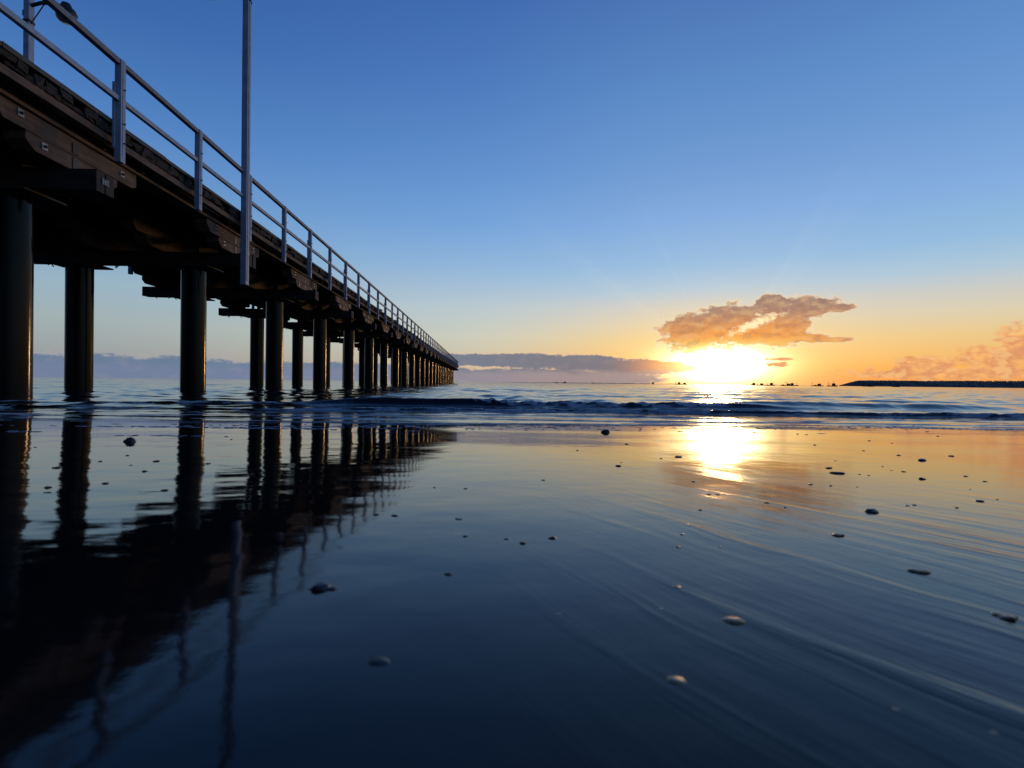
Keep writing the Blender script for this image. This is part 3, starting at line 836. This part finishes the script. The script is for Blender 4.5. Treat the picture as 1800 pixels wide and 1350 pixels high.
glow = lambda cc: addc(addc(addc(cc, core3*26., (1., .70, .34)), core*4.5, (1., .78, .42)), core2*.8, (1., .66, .22))
# faint rays fanning from the sun
ang = (az-SUN_AZ).m('ARCTAN2', el-2.2)
rays = noise(nt, comb(nt, ang*2.6, 0., 0.), 1, 3, .6).step(.5, .75)*gauss(SUN_AZ, 8, 20, 9)
c = mixc(nt, rays*.09, c, (1, .93, .8, 1))
clear = glow(c)
# clouds, laid out by azimuth and elevation
nv = comb(nt, az*.75, el*1.25, 0.)
n1 = noise(nt, nv, 1., 6, .54)
n2 = noise(nt, comb(nt, az*.35, el*1.6, 4.), 1., 6, .55)
def blob(L, nz, amp):
    D = None
    for a0, e0, ra, re in L:
        u = (az-a0)/ra; v = (el-e0)/re
        q = (u*u+v*v).m('SQRT')*-1+1
        D = q if D is None else D.mx(q)
    return D+(nz-.5)*amp
n3 = noise(nt, comb(nt, az*1.9, el*2.6, 2.), 1., 6, .6)
nsun = noise(nt, comb(nt, az*.75+(az-SUN_AZ)*-.03, el*1.25-.55, 0.), 1., 4, .55)
puff = n1-nsun
nA = n1*.78+n3*.22
cA = blob([(22.8, 5.5, 3.9, 2.2), (26.2, 6.1, 4.2, 2.4), (32.4, 7.5, 4.5, 1.25), (31.0, 5.8, 3.0, 2.3), (28.6, 5.2, 4.4, 1.3), (30.2, 8.2, 1.7, 1.0), (35.6, 4.35, 1.7, .3), (33.6, 4.6, 1.7, .5), (32.0, 4.8, 2.4, .8), (35.9, 7.35, 1.5, .5)], nA, 1.6)
su = (az-28.7)*.92+(el-6.15)*.39; sv = (el-6.15)*.92-(az-28.7)*.39
slot = ((su*su)*(1/5.6)+(sv*sv)*(1/.19)).m('SQRT')*-1+1+(n3-.5)*3.4+(n1-.5)*1.5
near_sun = gauss(SUN_AZ-.3, 2.3, 6.6, 2.0)
low = (el+(nA-.5)*3.0).step(8.3, 4.6)*gauss(27.5, 5, 11, 9)
bodyA = mixc(nt, low, srgb(164, 130, 114), srgb(255, 164, 70))
bodyA = mixc(nt, (el+(nA-.5)*2.2).step(5.2, 3.9)*gauss(26, 4, 9, 6), bodyA, srgb(255, 208, 110))
bodyA = mixc(nt, (n3-.5).step(.02, .2)*.35, bodyA, srgb(226, 168, 128))
bodyA = mixc(nt, puff.step(.0, .18)*.3, bodyA, srgb(255, 206, 138))
bodyA = mixc(nt, puff.step(.0, -.16)*.35, bodyA, srgb(140, 106, 98))
bodyA = addc(bodyA, near_sun.step(.25, .95)*1.3, (1., .78, .34))
edgeA = mixc(nt, gauss(27, 5.5, 11, 5), srgb(226, 200, 176), srgb(255, 236, 192))
edgeA = addc(edgeA, near_sun*1.0, (1., .8, .45))
cloudA = mixc(nt, cA.step(.0, .27), edgeA, bodyA)
cloudA = mixc(nt, slot.step(-.35, .75)*.95, cloudA, (1.15, .92, .52, 1))
n4 = n2*.6+n3*.4
cB = blob([(-1, 2.4, 6.5, .85), (5, 2.45, 7.0, 1.0), (11, 2.2, 7.0, 1.05), (16, 1.7, 6.2, 1.15), (19.5, 1.75, 4.4, .75), (-34, .7, 22, 1.5), (-14, .8, 22, 1.25), (-50, .7, 20, 1.6), (5, .6, 15, 1.15), (13, .6, 8, 1.0)], n4, 1.4)
cC = blob([(42.5, 2.0, 3.0, .8), (46.8, 2.5, 3.2, 1.3), (48.6, 3.8, 2.2, 1.4), (44, 1.2, 9, .7), (55, 3.2, 6, 2.2), (64, 2.5, 6, 1.6), (31, 2.6, 1.6, .18), (30.9, 2.05, 1.3, .32)], nA, 2.3)
c1 = mixc(nt, cA.step(-.08, .14)*.96, clear, cloudA)
bw = gauss(SUN_AZ, 2.0, 9, 2.6)
bodyB = mixc(nt, (left_).step(12, 50), srgb(112, 116, 132), srgb(100, 122, 150))
bodyB = mixc(nt, bw.step(.12, .8), bodyB, srgb(240, 150, 80))
under = mixc(nt, (left_).step(10, 48), srgb(166, 149, 150), srgb(112, 126, 158))
bodyB = mixc(nt, (el+(n2-.5)*1.2).step(1.75, .85)*.8, bodyB, under)
bodyB = mixc(nt, puff.step(.0, .2)*.10, bodyB, srgb(178, 160, 156))
edgeB = mixc(nt, left_.step(15, 45), srgb(250, 208, 160), srgb(176, 172, 172))
cloudB = mixc(nt, cB.step(.0, .30), edgeB, bodyB)
cloudB = addc(cloudB, core*1.8, (1., .7, .3))
c2 = mixc(nt, cB.step(-.06, .24)*.92, c1, cloudB)
bodyC = mixc(nt, (nA*1.6+cC*.25-.3).step(.3, .8), srgb(255, 190, 116), srgb(222, 148, 104))
bodyC = mixc(nt, puff.step(.0, .16)*.6, bodyC, srgb(255, 204, 136))
c3 = mixc(nt, cC.step(.0, .42)*.92, c2, bodyC)
nt.links.new(c3, bg.inputs[0]); bg.inputs[1].default_value = 1.0

sl = bpy.data.lights.new('sun', 'SUN'); sl.energy = .25; sl.angle = R(4); sl.color = (1., .52, .2)
so = bpy.data.objects.new('sun', sl); COL.objects.link(so)
sd_ = Vector((math.sin(R(SUN_AZ))*math.cos(R(SUN_EL)), math.cos(R(SUN_AZ))*math.cos(R(SUN_EL)), math.sin(R(SUN_EL-.4))))
so.rotation_euler = sd_.to_track_quat('Z', 'Y').to_euler(); so.location = (20, 40, 20)

# ------------------------------------------------------------------ camera
cam = bpy.data.cameras.new('camera'); co_ = bpy.data.objects.new('camera', cam); COL.objects.link(co_); sc.camera = co_
cam.sensor_width = 32; cam.lens = 16; cam.clip_start = .02; cam.clip_end = 40000
co_.matrix_world = Matrix.Translation((0, 0, .33)) @ Matrix.Rotation(-R(YAW), 4, 'Z') @ Matrix.Rotation(math.pi/2-R(.19), 4, 'X') @ Matrix.Rotation(R(.64), 4, 'Z')
cam.dof.use_dof = True; cam.dof.focus_distance = 7.0; cam.dof.aperture_fstop = 5.0

vs_ = sc.view_settings; sc.display_settings.display_device = 'sRGB'
vs_.view_transform = 'Standard'; vs_.look = 'None'; vs_.exposure = 0; vs_.gamma = 1
sc.render.engine = 'CYCLES'; sc.cycles.max_bounces = 8; sc.cycles.sample_clamp_indirect = 6
sc.cycles.use_denoising = True
